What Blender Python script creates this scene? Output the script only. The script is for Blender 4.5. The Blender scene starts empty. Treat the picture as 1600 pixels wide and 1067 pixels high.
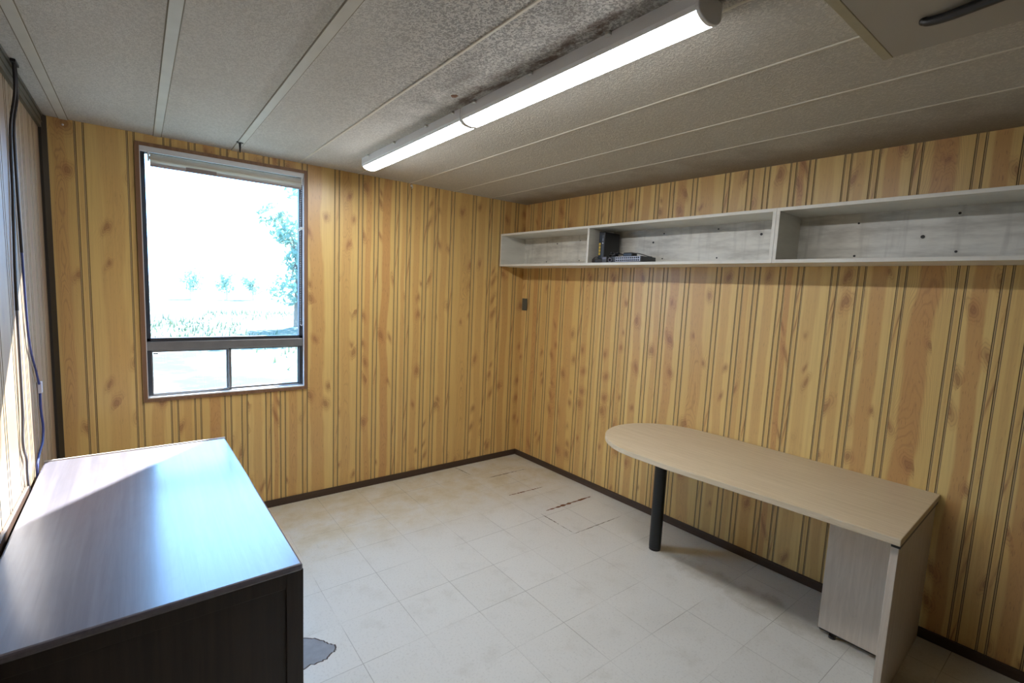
import bpy, bmesh, math, random
from mathutils import Vector, Matrix
SC = bpy.context.scene
COL = SC.collection
PI = math.pi

# ------------------------------------------------------------------ camera
cam_d = bpy.data.cameras.new('camera'); cam = bpy.data.objects.new('camera', cam_d); COL.objects.link(cam)
cam_d.sensor_fit = 'HORIZONTAL'; cam_d.sensor_width = 36.0; cam_d.lens = 16.9104; cam_d.clip_start = 0.02; cam_d.clip_end = 400
RX = Vector((0.790734, -0.610457, 0.045620)); FW = Vector((0.611434, 0.783974, -0.107397)); UP = Vector((0.029796, 0.112816, 0.993169))
mw = Matrix.Identity(4)
for i in range(3):
    mw[i][0] = RX[i]; mw[i][1] = UP[i]; mw[i][2] = -FW[i]
mw[2][3] = 1.651
cam.matrix_world = mw
SC.camera = cam

# ------------------------------------------------------------------ exposure, sky, sun
SC.view_settings.view_transform = 'Standard'; SC.view_settings.look = 'None'
SC.view_settings.gamma = 1.0; SC.view_settings.use_curve_mapping = False
SC.view_settings.exposure = 0.08
SKY_STRENGTH = 12.5
SUN_STRENGTH = 41.0
LAMP_STRENGTH = 47.0
world = bpy.data.worlds.new('sky'); SC.world = world; world.use_nodes = True
wn = world.node_tree; bg = wn.nodes['Background']
bg.inputs['Color'].default_value = (0.28, 0.57, 1.0, 1); bg.inputs['Strength'].default_value = SKY_STRENGTH
sun_d = bpy.data.lights.new('sun', 'SUN'); sun_d.energy = SUN_STRENGTH; sun_d.angle = math.radians(0.35); sun_d.color = (1.0, 0.98, 0.96)
sun = bpy.data.objects.new('sun', sun_d); COL.objects.link(sun)
SUN_DIR = Vector((-0.60, -1.0, -0.895)).normalized()
sun.rotation_euler = (-SUN_DIR).to_track_quat('Z', 'Y').to_euler(); sun.location = (6, 12, 12)

# ------------------------------------------------------------------ dimensions
YB, XR, H, TH = 3.680, 2.973, 2.462, 0.0338
XL, YF = -0.392, -0.85
RW_ROT = -(PI/2 - TH)                       # right-wall frame: local x runs along the wall, local -y into the room
RW = Matrix.Translation((XR, YB, 0)) @ Matrix.Rotation(RW_ROT, 4, 'Z')
ID = Matrix.Identity(4)
WX0, WX1, WZ0, WZ1 = 0.028, 0.946, 0.875, 2.392   # window opening

# ------------------------------------------------------------------ node helpers
class NT:
    def __init__(s, name):
        s.m = bpy.data.materials.new(name); s.m.use_nodes = True; s.t = s.m.node_tree; s.t.nodes.clear()
        s.out = s.n('ShaderNodeOutputMaterial')
    def n(s, typ, **kw):
        nd = s.t.nodes.new(typ)
        for k, v in kw.items(): setattr(nd, k, v)
        return nd
    def link(s, a, b): s.t.links.new(a, b)
    def _set(s, sock, v):
        if hasattr(v, 'is_linked') or isinstance(v, bpy.types.NodeSocket): s.link(v, sock)
        else: sock.default_value = v
    def math(s, op, a, b=0.0, c=0.0, clamp=False):
        nd = s.n('ShaderNodeMath', operation=op, use_clamp=clamp)
        for i, v in enumerate((a, b, c)): s._set(nd.inputs[i], v)
        return nd.outputs[0]
    def vec(s, x, y, z=0.0):
        nd = s.n('ShaderNodeCombineXYZ')
        for i, v in enumerate((x, y, z)): s._set(nd.inputs[i], v)
        return nd.outputs[0]
    def sep(s, v):
        nd = s.n('ShaderNodeSeparateXYZ'); s.link(v, nd.inputs[0]); return nd.outputs
    def noise(s, v, scale=1.0, detail=3.0, rough=0.5, dist=0.0):
        nd = s.n('ShaderNodeTexNoise'); s.link(v, nd.inputs['Vector'])
        nd.inputs['Scale'].default_value = scale; nd.inputs['Detail'].default_value = detail
        nd.inputs['Roughness'].default_value = rough; nd.inputs['Distortion'].default_value = dist
        return nd.outputs['Fac']
    def voro(s, v, scale=1.0, feature='F1'):
        nd = s.n('ShaderNodeTexVoronoi', feature=feature, voronoi_dimensions='2D'); s.link(v, nd.inputs['Vector']); nd.inputs['Scale'].default_value = scale
        return nd.outputs
    def ss(s, v, a, b):                      # smoothstep a->b gives 0->1 (a may exceed b)
        nd = s.n('ShaderNodeMapRange', interpolation_type='SMOOTHSTEP')
        s._set(nd.inputs[0], v); nd.inputs[1].default_value = a; nd.inputs[2].default_value = b
        if a > b:
            nd.inputs[1].default_value = b; nd.inputs[2].default_value = a
            nd.inputs[3].default_value = 1.0; nd.inputs[4].default_value = 0.0
        return nd.outputs[0]
    def mix(s, f, a, b, blend='MIX'):
        nd = s.n('ShaderNodeMix', data_type='RGBA', blend_type=blend)
        s._set(nd.inputs[0], f)
        for i, v in ((6, a), (7, b)):
            if isinstance(v, (tuple, list)): nd.inputs[i].default_value = (*v[:3], 1)
            else: s.link(v, nd.inputs[i])
        return nd.outputs[2]
    def uv(s, name):
        nd = s.n('ShaderNodeUVMap'); nd.uv_map = name; return nd.outputs[0]
    def obj(s): return s.n('ShaderNodeTexCoord').outputs['Object']
    def pos(s): return s.n('ShaderNodeNewGeometry').outputs['Position']
    def bump(s, h, strength=0.2, dist=0.01):
        nd = s.n('ShaderNodeBump'); s.link(h, nd.inputs['Height']); nd.inputs['Strength'].default_value = strength; nd.inputs['Distance'].default_value = dist
        return nd.outputs[0]
    def bsdf(s, color, rough=0.5, metal=0.0, spec=0.5, normal=None, coat=0.0, coat_rough=0.1):
        nd = s.n('ShaderNodeBsdfPrincipled')
        if isinstance(color, (tuple, list)): nd.inputs['Base Color'].default_value = (*color[:3], 1)
        else: s.link(color, nd.inputs['Base Color'])
        s._set(nd.inputs['Roughness'], rough); nd.inputs['Metallic'].default_value = metal
        nd.inputs['Specular IOR Level'].default_value = spec
        nd.inputs['Coat Weight'].default_value = coat; nd.inputs['Coat Roughness'].default_value = coat_rough
        if normal is not None: s.link(normal, nd.inputs['Normal'])
        s.link(nd.outputs[0], s.out.inputs[0]); return nd

def plain(name, color, rough=0.5, metal=0.0, spec=0.5, var=0.10, scale=30.0):
    """one colour with a slight procedural mottling"""
    t = NT(name); f = t.noise(t.obj(), scale, 3)
    c = t.mix(f, tuple(x*(1-var) for x in color), tuple(min(1, x*(1+var)) for x in color))
    t.bsdf(c, rough, metal, spec); return t.m

def mat_panel(name, tint=None, base=(0.30, 0.285, 0.28)):
    t = NT(name)
    xm, z, _ = t.sep(t.uv('metres')); tt, r, _ = t.sep(t.uv('plank'))
    r2 = t.math('FRACT', t.math('MULTIPLY', r, 7.31)); r3 = t.math('FRACT', t.math('MULTIPLY', r, 13.7))
    wob = t.noise(t.vec(t.math('MULTIPLY', r, 40.0), t.math('MULTIPLY', z, 1.3)), 1.0, 3)
    c = t.math('ADD', t.math('MULTIPLY', t.math('SUBTRACT', r, 0.5), 0.7), t.math('MULTIPLY', t.math('SUBTRACT', wob, 0.5), 1.3))
    d = t.math('ABSOLUTE', t.math('SUBTRACT', tt, c))
    # knots: centres in a loose lattice, stretched along the board, with dark feathered branches
    nz = t.noise(t.vec(t.math('MULTIPLY', xm, 9.0), t.math('MULTIPLY', z, 2.2)), 1.0, 2)
    grain = t.noise(t.vec(t.math('MULTIPLY', xm, 110.0), t.math('MULTIPLY', z, 2.4)), 1.0, 4, 0.6)
    streak = t.noise(t.vec(t.math('MULTIPLY', xm, 34.0), t.math('MULTIPLY', z, 0.7)), 1.0, 2)
    pore = t.noise(t.vec(t.math('MULTIPLY', xm, 240.0), t.math('MULTIPLY', z, 20.0)), 1.0, 1)
    skew = t.math('MULTIPLY', tt, t.math('SUBTRACT', r2, 0.5))
    kv = t.vec(t.math('ADD', t.math('MULTIPLY', xm, 8.5), t.math('MULTIPLY', t.math('SUBTRACT', nz, 0.5), 0.7)),
               t.math('ADD', t.math('MULTIPLY', z, 5.5), t.math('ADD', t.math('MULTIPLY', t.math('SUBTRACT', streak, 0.5), 0.5), t.math('MULTIPLY', skew, 0.8))))
    vo = t.voro(kv, 1.0); vr, vg, vb = t.sep(vo['Color'])
    on = t.ss(vr, 0.56, 0.58); size = t.math('ADD', 0.6, t.math('MULTIPLY', vg, 0.9))
    kd = t.math('DIVIDE', t.math('ADD', vo['Distance'], t.math('MULTIPLY', t.math('SUBTRACT', grain, 0.5), 0.06)), size)
    knot = t.math('MULTIPLY', t.ss(kd, 0.16, 0.05), on)
    halo = t.math('MULTIPLY', t.ss(kd, 0.36, 0.10), on)
    krg = t.math('MULTIPLY', t.ss(t.math('ABSOLUTE', t.math('SUBTRACT', t.math('FRACT', t.math('MULTIPLY', kd, 14.0)), 0.5)), 0.2, 0.5), halo)
    near = t.math('MULTIPLY', t.ss(kd, 0.75, 0.1), on)
    heart = t.math('MULTIPLY', t.ss(d, 0.62, 0.40), t.math('ADD', 0.30, t.math('MULTIPLY', r2, 0.70)))
    # growth rings bend round the knots
    ring_c = t.math('ADD', t.math('ADD', t.math('MULTIPLY', z, t.math('ADD', 0.35, r2)), t.math('MULTIPLY', t.math('MULTIPLY', d, d), 0.9)),
                    t.math('ADD', t.math('MULTIPLY', nz, 1.0), t.math('MULTIPLY', near, 0.35)))
    ring = t.math('ABSOLUTE', t.math('SUBTRACT', t.math('FRACT', t.math('MULTIPLY', ring_c, 9.0)), 0.5))
    ring = t.math('MULTIPLY', t.ss(ring, 0.28, 0.5), t.math('MULTIPLY', t.ss(r3, 0.30, 0.75), t.math('MULTIPLY', t.ss(wob, 0.40, 0.62), 0.45)))
    yellow = t.mix(r3, (0.810, 0.585, 0.215), (0.745, 0.510, 0.175))
    col = t.mix(t.math('MULTIPLY', heart, 0.85), yellow, (0.590, 0.305, 0.105))
    col = t.mix(t.math('MULTIPLY', t.ss(streak, 0.45, 0.75), 0.22), col, (0.600, 0.345, 0.140))
    col = t.mix(t.math('MULTIPLY', t.ss(grain, 0.42, 0.80), 0.32), col, (0.480, 0.270, 0.105))
    col = t.mix(ring, col, (0.380, 0.190, 0.070))
    col = t.mix(t.math('MULTIPLY', t.ss(pore, 0.64, 0.72), t.math('MULTIPLY', heart, 0.55)), col, (0.25, 0.11, 0.045))
    col = t.mix(t.math('MULTIPLY', halo, 0.42), col, (0.500, 0.240, 0.090))
    col = t.mix(t.math('MULTIPLY', krg, 0.40), col, (0.300, 0.125, 0.045))
    col = t.mix(t.math('MULTIPLY', knot, 0.50), col, (0.290, 0.125, 0.045))
    rough = t.math('ADD', 0.34, t.math('MULTIPLY', grain, 0.10))
    if tint: col = t.mix(0.48, t.mix(1.0, col, tint, 'MULTIPLY'), base)
    t.bsdf(col, rough, 0, 0.5, t.bump(grain, 0.05, 0.002), 0.35, 0.32)
    return t.m

def mat_ceiling():
    t = NT('stippled_ceiling'); p = t.pos(); x, y, _ = t.sep(p)
    st = t.noise(p, 105.0, 3, 0.55, 0.8); st2 = t.noise(p, 44.0, 2)
    val = t.ss(st, 0.42, 0.60)
    big = t.noise(p, 1.3, 4, 0.6); mid = t.noise(p, 5.0, 4, 0.6)
    # grey grime gathers in the texture along the lamp, a browner tone near the right wall, mould beside the lamp
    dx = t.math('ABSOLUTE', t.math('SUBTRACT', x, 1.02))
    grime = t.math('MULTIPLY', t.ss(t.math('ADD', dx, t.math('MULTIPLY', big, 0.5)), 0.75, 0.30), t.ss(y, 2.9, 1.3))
    brown_side = t.ss(t.math('ADD', x, t.math('MULTIPLY', t.math('SUBTRACT', mid, 0.5), 0.7)), 2.55, 2.95)
    right = t.ss(x, 0.9, 1.9)
    md = t.math('ABSOLUTE', t.math('SUBTRACT', x, t.math('ADD', 1.165, t.math('MULTIPLY', t.math('SUBTRACT', mid, 0.5), 0.16))))
    mould = t.math('MULTIPLY', t.math('MULTIPLY', t.ss(md, 0.10, 0.0), t.ss(t.noise(t.vec(t.math('MULTIPLY', x, 22.0), t.math('MULTIPLY', y, 7.0)), 1.0, 4, 0.7), 0.40, 0.62)),
                   t.math('MULTIPLY', t.ss(y, 0.85, 1.1), t.ss(y, 2.15, 1.85)))
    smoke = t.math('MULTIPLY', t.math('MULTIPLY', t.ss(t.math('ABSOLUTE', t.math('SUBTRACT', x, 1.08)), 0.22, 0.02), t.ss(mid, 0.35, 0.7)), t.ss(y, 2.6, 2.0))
    col = t.mix(right, (0.69, 0.67, 0.62), (0.61, 0.575, 0.49))
    col = t.mix(t.math('MULTIPLY', t.ss(big, 0.4, 0.7), 0.25), col, (0.46, 0.43, 0.37))
    pit = t.math('SUBTRACT', 1.0, val)
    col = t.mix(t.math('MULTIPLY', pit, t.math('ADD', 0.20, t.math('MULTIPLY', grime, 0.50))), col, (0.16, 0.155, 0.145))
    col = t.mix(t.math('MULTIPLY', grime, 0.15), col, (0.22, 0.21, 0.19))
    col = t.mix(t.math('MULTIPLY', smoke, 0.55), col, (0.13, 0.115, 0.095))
    col = t.mix(t.math('MULTIPLY', brown_side, 0.45), col, (0.26, 0.19, 0.125))
    col = t.mix(t.math('MULTIPLY', mould, 0.85), col, (0.10, 0.055, 0.035))
    hgt = t.math('ADD', val, t.math('MULTIPLY', st2, 0.6))
    t.bsdf(col, 0.75, 0, 0.25, t.bump(hgt, 0.55, 0.004)); return t.m

def mat_floor():
    t = NT('vinyl_tiles'); p = t.pos(); x, y, _ = t.sep(p); T = 0.3048
    def grid(c, off):
        f = t.math('FRACT', t.math('ADD', t.math('DIVIDE', t.math('SUBTRACT', c, off), T), 100.5))
        return t.math('ABSOLUTE', t.math('SUBTRACT', f, 0.5))
    wv = t.noise(p, 9.0, 2)
    gx, gy = grid(x, 1.947), grid(y, 1.273)
    ln = t.math('MAXIMUM', t.ss(gx, 0.0060, 0.0028), t.ss(gy, 0.0060, 0.0028))
    ln = t.math('MULTIPLY', ln, t.ss(t.noise(p, 2.2, 3), 0.30, 0.70))
    big = t.noise(p, 1.1, 4, 0.6); mid = t.noise(p, 6.0, 5, 0.65); fine = t.noise(p, 95.0, 3, 0.6)
    smear = t.noise(t.vec(t.math('MULTIPLY', x, 60.0), t.math('MULTIPLY', y, 9.0)), 1.0, 3)
    tid = t.n('ShaderNodeTexWhiteNoise', noise_dimensions='2D')
    t.link(t.vec(t.math('FLOOR', t.math('DIVIDE', t.math('SUBTRACT', x, 1.947), T)), t.math('FLOOR', t.math('DIVIDE', t.math('SUBTRACT', y, 1.273), T))), tid.inputs['Vector'])
    col = t.mix(tid.outputs['Value'], (0.625, 0.610, 0.550), (0.650, 0.635, 0.575))
    yel = t.math('MULTIPLY', t.ss(y, 2.55, 3.2), 0.85)
    col = t.mix(t.math('MULTIPLY', yel, t.ss(mid, 0.25, 0.7)), col, (0.56, 0.475, 0.30))
    col = t.mix(t.math('MULTIPLY', t.ss(mid, 0.50, 0.78), 0.26), col, (0.38, 0.345, 0.265))
    col = t.mix(t.math('MULTIPLY', t.ss(big, 0.55, 0.75), 0.20), col, (0.40, 0.36, 0.28))
    col = t.mix(t.math('MULTIPLY', t.ss(fine, 0.52, 0.72), 0.32), col, (0.36, 0.34, 0.29))
    col = t.mix(t.math('MULTIPLY', t.ss(smear, 0.62, 0.8), 0.20), col, (0.33, 0.31, 0.27))
    # darker brown band along the right wall under the table
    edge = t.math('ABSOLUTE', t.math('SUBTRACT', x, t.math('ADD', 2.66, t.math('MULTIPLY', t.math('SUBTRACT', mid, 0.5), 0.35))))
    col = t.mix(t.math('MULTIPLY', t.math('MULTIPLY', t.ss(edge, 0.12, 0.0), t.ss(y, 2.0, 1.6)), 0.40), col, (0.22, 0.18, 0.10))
    col = t.mix(t.math('MULTIPLY', ln, 0.75), col, (0.17, 0.15, 0.11))
    rough = t.math('ADD', 0.30, t.math('MULTIPLY', mid, 0.18))
    t.bsdf(col, rough, 0, 0.5, t.bump(t.math('SUBTRACT', t.math('MULTIPLY', wv, 0.5), ln), 0.10, 0.004)); return t.m

def mat_wood(name, c0, c1, axis='X', rough=0.35, coat=0.0, scale=1.0, scuff=False):
    t = NT(name); x, y, z = t.sep(t.obj())
    a, b = (x, y) if axis == 'X' else ((y, x) if axis == 'Y' else (z, x))
    c = z if axis != 'Z' else y
    v = t.vec(t.math('MULTIPLY', a, 1.6*scale), t.math('MULTIPLY', b, 45.0*scale), t.math('MULTIPLY', c, 45.0*scale))
    g = t.noise(v, 1.0, 4, 0.6, 0.4)
    v2 = t.vec(t.math('MULTIPLY', a, 0.9*scale), t.math('MULTIPLY', b, 8.0*scale), t.math('MULTIPLY', c, 8.0*scale))
    g2 = t.noise(v2, 1.0, 3, 0.5, 1.0)
    lines = t.math('ABSOLUTE', t.math('SUBTRACT', t.math('FRACT', t.math('MULTIPLY', g2, 14.0)), 0.5))
    col = t.mix(t.ss(g, 0.3, 0.7), c0, c1)
    col = t.mix(t.math('MULTIPLY', t.ss(lines, 0.25, 0.5), 0.14), col, tuple(k*0.75 for k in c0))
    r = rough
    if scuff:
        sx = t.noise(t.obj(), 42.0, 4, 0.75)
        d = t.math('ADD', t.math('ABSOLUTE', t.math('SUBTRACT', x, -0.145)), t.math('MULTIPLY', t.math('ABSOLUTE', t.math('SUBTRACT', y, t.math('ADD', 2.02, t.math('MULTIPLY', t.math('ADD', x, 0.145), -0.5)))), 3.0))
        col = t.mix(t.math('MULTIPLY', t.ss(d, 0.08, 0.03), t.ss(sx, 0.54, 0.58)), col, (0.01, 0.008, 0.006))
        smear = t.noise(t.obj(), 7.0, 3, 0.6)
        r = t.math('ADD', rough - 0.05, t.math('MULTIPLY', smear, 0.12))
    t.bsdf(col, r, 0, 0.5, None, coat, 0.20); return t.m

def mat_shelf(name, dirt):
    t = NT(name); p = t.obj(); x, y, z = t.sep(p)
    n1 = t.noise(t.vec(t.math('MULTIPLY', x, 3.0), t.math('MULTIPLY', y, 3.0), t.math('MULTIPLY', z, 14.0)), 1.0, 4, 0.65)
    n2 = t.noise(t.vec(t.math('MULTIPLY', x, 26.0), y, t.math('MULTIPLY', z, 3.0)), 1.0, 3)
    c = t.mix(t.math('MULTIPLY', t.ss(n1, 0.35, 0.75), dirt), (0.78, 0.765, 0.69), (0.42, 0.40, 0.345))
    c = t.mix(t.math('MULTIPLY', t.ss(n2, 0.5, 0.8), dirt*0.6), c, (0.44, 0.42, 0.37))
    t.bsdf(c, 0.45); return t.m

def mat_emit(name, color, strength):
    t = NT(name); e = t.n('ShaderNodeEmission'); e.inputs[0].default_value = (*color, 1); e.inputs[1].default_value = strength
    t.link(e.outputs[0], t.out.inputs[0]); return t.m

def mat_glass():
    t = NT('window_glass'); tr = t.n('ShaderNodeBsdfTransparent'); gl = t.n('ShaderNodeBsdfGlossy'); gl.inputs['Roughness'].default_value = 0.02
    tr.inputs[0].default_value = (0.97, 0.985, 1.0, 1)
    fr = t.n('ShaderNodeFresnel'); bf = t.n('ShaderNodeNewGeometry').outputs['Backfacing']; t.link(t.math('ADD', 1.45, t.math('MULTIPLY', bf, 1/1.45-1.45)), fr.inputs[0]); mx = t.n('ShaderNodeMixShader')
    t.link(fr.outputs[0], mx.inputs[0]); t.link(tr.outputs[0], mx.inputs[1]); t.link(gl.outputs[0], mx.inputs[2]); t.link(mx.outputs[0], t.out.inputs[0]); return t.m

def mat_ground():
    t = NT('grass_ground'); p = t.pos(); n = t.noise(p, 0.25, 5, 0.6); n2 = t.noise(p, 3.0, 4, 0.7)
    c = t.mix(t.ss(n, 0.34, 0.52), (0.40, 0.41, 0.36), (0.048, 0.058, 0.040)); c = t.mix(t.math('MULTIPLY', t.ss(n2, 0.45, 0.75), 0.12), c, (0.30, 0.31, 0.27))
    t.bsdf(c, 0.9, 0, 0.1); return t.m

def mat_leaf(name, c, warm=(1.4, 1.4, 1.0), thru=0.4):
    t = NT(name); f = t.noise(t.pos(), 1.5, 3); b = t.bsdf(t.mix(f, tuple(k*0.7 for k in c), tuple(k*1.3 for k in c)), 0.6, 0, 0.3)
    tl = t.n('ShaderNodeBsdfTranslucent'); tl.inputs[0].default_value = (c[0]*warm[0], c[1]*warm[1], c[2]*warm[2], 1); mx = t.n('ShaderNodeMixShader'); mx.inputs[0].default_value = thru
    t.link(b.outputs[0], mx.inputs[1]); t.link(tl.outputs[0], mx.inputs[2]); t.link(mx.outputs[0], t.out.inputs[0]); return t.m
M = {}
M['panel'] = mat_panel('pine_panelling'); M['panel_dark'] = mat_panel('dark_panelling', (0.10, 0.08, 0.07), (0.035, 0.025, 0.02)); M['panel_sheen'] = mat_panel('sheen_grey_panelling', (0.62, 0.58, 0.56))  # grey copy has window sheen in its colour; dark one absorbs bounce light
M['groove'] = plain('groove_line', (0.13, 0.085, 0.042), 0.6)
M['groove_mid'] = plain('groove_middle', (0.52, 0.36, 0.16), 0.5)
M['wall_core'] = plain('wall_core', (0.30, 0.28, 0.24), 0.8)
M['ceiling'] = mat_ceiling(); M['floor'] = mat_floor()
M['batten'] = plain('painted_batten', (0.60, 0.59, 0.53), 0.55, var=0.12, scale=9)
M['batten_light'] = plain('pale_seam_strip', (0.70, 0.665, 0.565), 0.6)
M['batten_edge'] = plain('batten_edge_dark', (0.22, 0.19, 0.13), 0.7)  # darker line along both sides of the wide battens
M['baseboard'] = mat_wood('dark_brown_baseboard', (0.050, 0.029, 0.018), (0.075, 0.045, 0.028), 'X', 0.45)
M['black_trim'] = plain('blackened_trim', (0.022, 0.020, 0.016), 0.45)
M['olive_trim'] = plain('olive_grey_trim', (0.085, 0.080, 0.060), 0.4)
M['casing'] = mat_wood('brown_window_casing', (0.20, 0.105, 0.055), (0.27, 0.150, 0.080), 'Z', 0.5)
M['white'] = plain('white_paint', (0.78, 0.79, 0.80), 0.45, var=0.05)
M['alu'] = plain('dull_aluminium', (0.30, 0.30, 0.30), 0.42, 0.75, var=0.2, scale=12)
M['alu_dark'] = plain('dark_frame', (0.045, 0.050, 0.060), 0.45, 0.3)
M['glass'] = mat_glass()
M['fabric'] = mat_leaf('cream_blind_fabric', (0.72, 0.68, 0.61), (1.2, 1.2, 1.2), 0.55)
M['fabric_hem'] = mat_leaf('taupe_blind_hem', (0.45, 0.39, 0.37), (1.0, 0.95, 0.95), 0.4)  # the hem's own taupe colour
M['bead'] = plain('pale_bead_chain', (0.62, 0.62, 0.66), 0.35)
M['lamp_body'] = plain('lamp_housing', (0.86, 0.86, 0.87), 0.4, var=0.03)
M['lamp_cap'] = plain('lamp_end_cap', (0.88, 0.88, 0.88), 0.45, var=0.03)
M['lamp_light'] = mat_emit('lamp_diffuser', (0.98, 0.98, 1.0), LAMP_STRENGTH)
M['clip'] = plain('bright_steel', (0.75, 0.74, 0.70), 0.3, 0.8)
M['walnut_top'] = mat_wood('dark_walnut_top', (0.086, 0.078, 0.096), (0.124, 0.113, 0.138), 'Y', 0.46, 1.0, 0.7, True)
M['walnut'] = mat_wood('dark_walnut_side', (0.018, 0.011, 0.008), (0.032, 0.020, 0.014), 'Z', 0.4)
M['walnut_edge'] = mat_wood('walnut_edge', (0.16, 0.125, 0.11), (0.22, 0.18, 0.16), 'Y', 0.3)
M['sunlit_edge'] = plain('sunlit_pale_edge', (0.55, 0.50, 0.45), 0.5)  # sunlight on the desk's back lip, painted in as a pale colour
M['board'] = mat_wood('dark_brown_board', (0.050, 0.026, 0.015), (0.080, 0.042, 0.025), 'Y', 0.5)
M['beech_top'] = mat_wood('pale_laminate_top', (0.600, 0.485, 0.315), (0.690, 0.575, 0.400), 'X', 0.33, 0, 1.6)
M['beech'] = mat_wood('pale_laminate_panel', (0.560, 0.475, 0.370), (0.640, 0.550, 0.440), 'Z', 0.38, 0, 1.2)
M['black_metal'] = plain('black_powder_coat', (0.012, 0.015, 0.016), 0.38)
M['black_plastic'] = plain('black_plastic', (0.012, 0.012, 0.013), 0.35)
M['grey_plastic'] = plain('dark_grey_plastic', (0.055, 0.060, 0.068), 0.45)
M['port_yellow'] = plain('yellow_port', (0.62, 0.42, 0.06), 0.5)
M['port_grey'] = plain('grey_port_face', (0.16, 0.17, 0.23), 0.4)
M['port_white'] = plain('pale_port_rim', (0.62, 0.62, 0.70), 0.4)
M['shelf'] = mat_shelf('grey_white_shelf', 0.30); M['shelf_back'] = mat_shelf('stained_shelf_back', 0.85)
M['hole'] = plain('dark_bolt_head', (0.015, 0.014, 0.013), 0.5)
M['plate'] = plain('olive_grey_plate', (0.10, 0.10, 0.075), 0.45)
M['panel_cream'] = plain('cream_ceiling_panel', (0.37, 0.345, 0.29), 0.5, var=0.06, scale=4)
M['panel_edge'] = plain('olive_cream_edge', (0.40, 0.36, 0.24), 0.55)
M['cable_black'] = plain('black_cable', (0.012, 0.010, 0.013), 0.45)
M['cable_grey'] = plain('grey_cable', (0.14, 0.14, 0.17), 0.45)
M['cable_blue'] = plain('blue_cable', (0.035, 0.055, 0.22), 0.4)
M['concrete'] = plain('bare_concrete', (0.24, 0.25, 0.27), 0.55, var=0.3, scale=22)
M['patch_rim'] = plain('broken_tile_rim', (0.07, 0.05, 0.04), 0.8, var=0.4, scale=60)
M['rust'] = plain('rust_gap', (0.16, 0.065, 0.022), 0.8, var=0.7, scale=90)
M['crack'] = plain('dark_gap', (0.15, 0.12, 0.085), 0.8, var=0.5, scale=90)
M['ground'] = mat_ground()
M['bark_glare'] = plain('glare_paled_bark', (0.50, 0.52, 0.50), 0.9, scale=8); M['bark'] = plain('bark', (0.16, 0.12, 0.085), 0.9, var=0.5, scale=8)  # far copy is paled: outdoor glare put into the bark colour
M['leaf'] = mat_leaf('tree_leaves', (0.17, 0.24, 0.20)); M['leaf_far'] = mat_leaf('far_leaves_glare', (0.28, 0.36, 0.33))  # far leaves carry the outdoor glare in their paler colour
M['grass'] = mat_leaf('grass_blades', (0.058, 0.078, 0.056))

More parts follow.
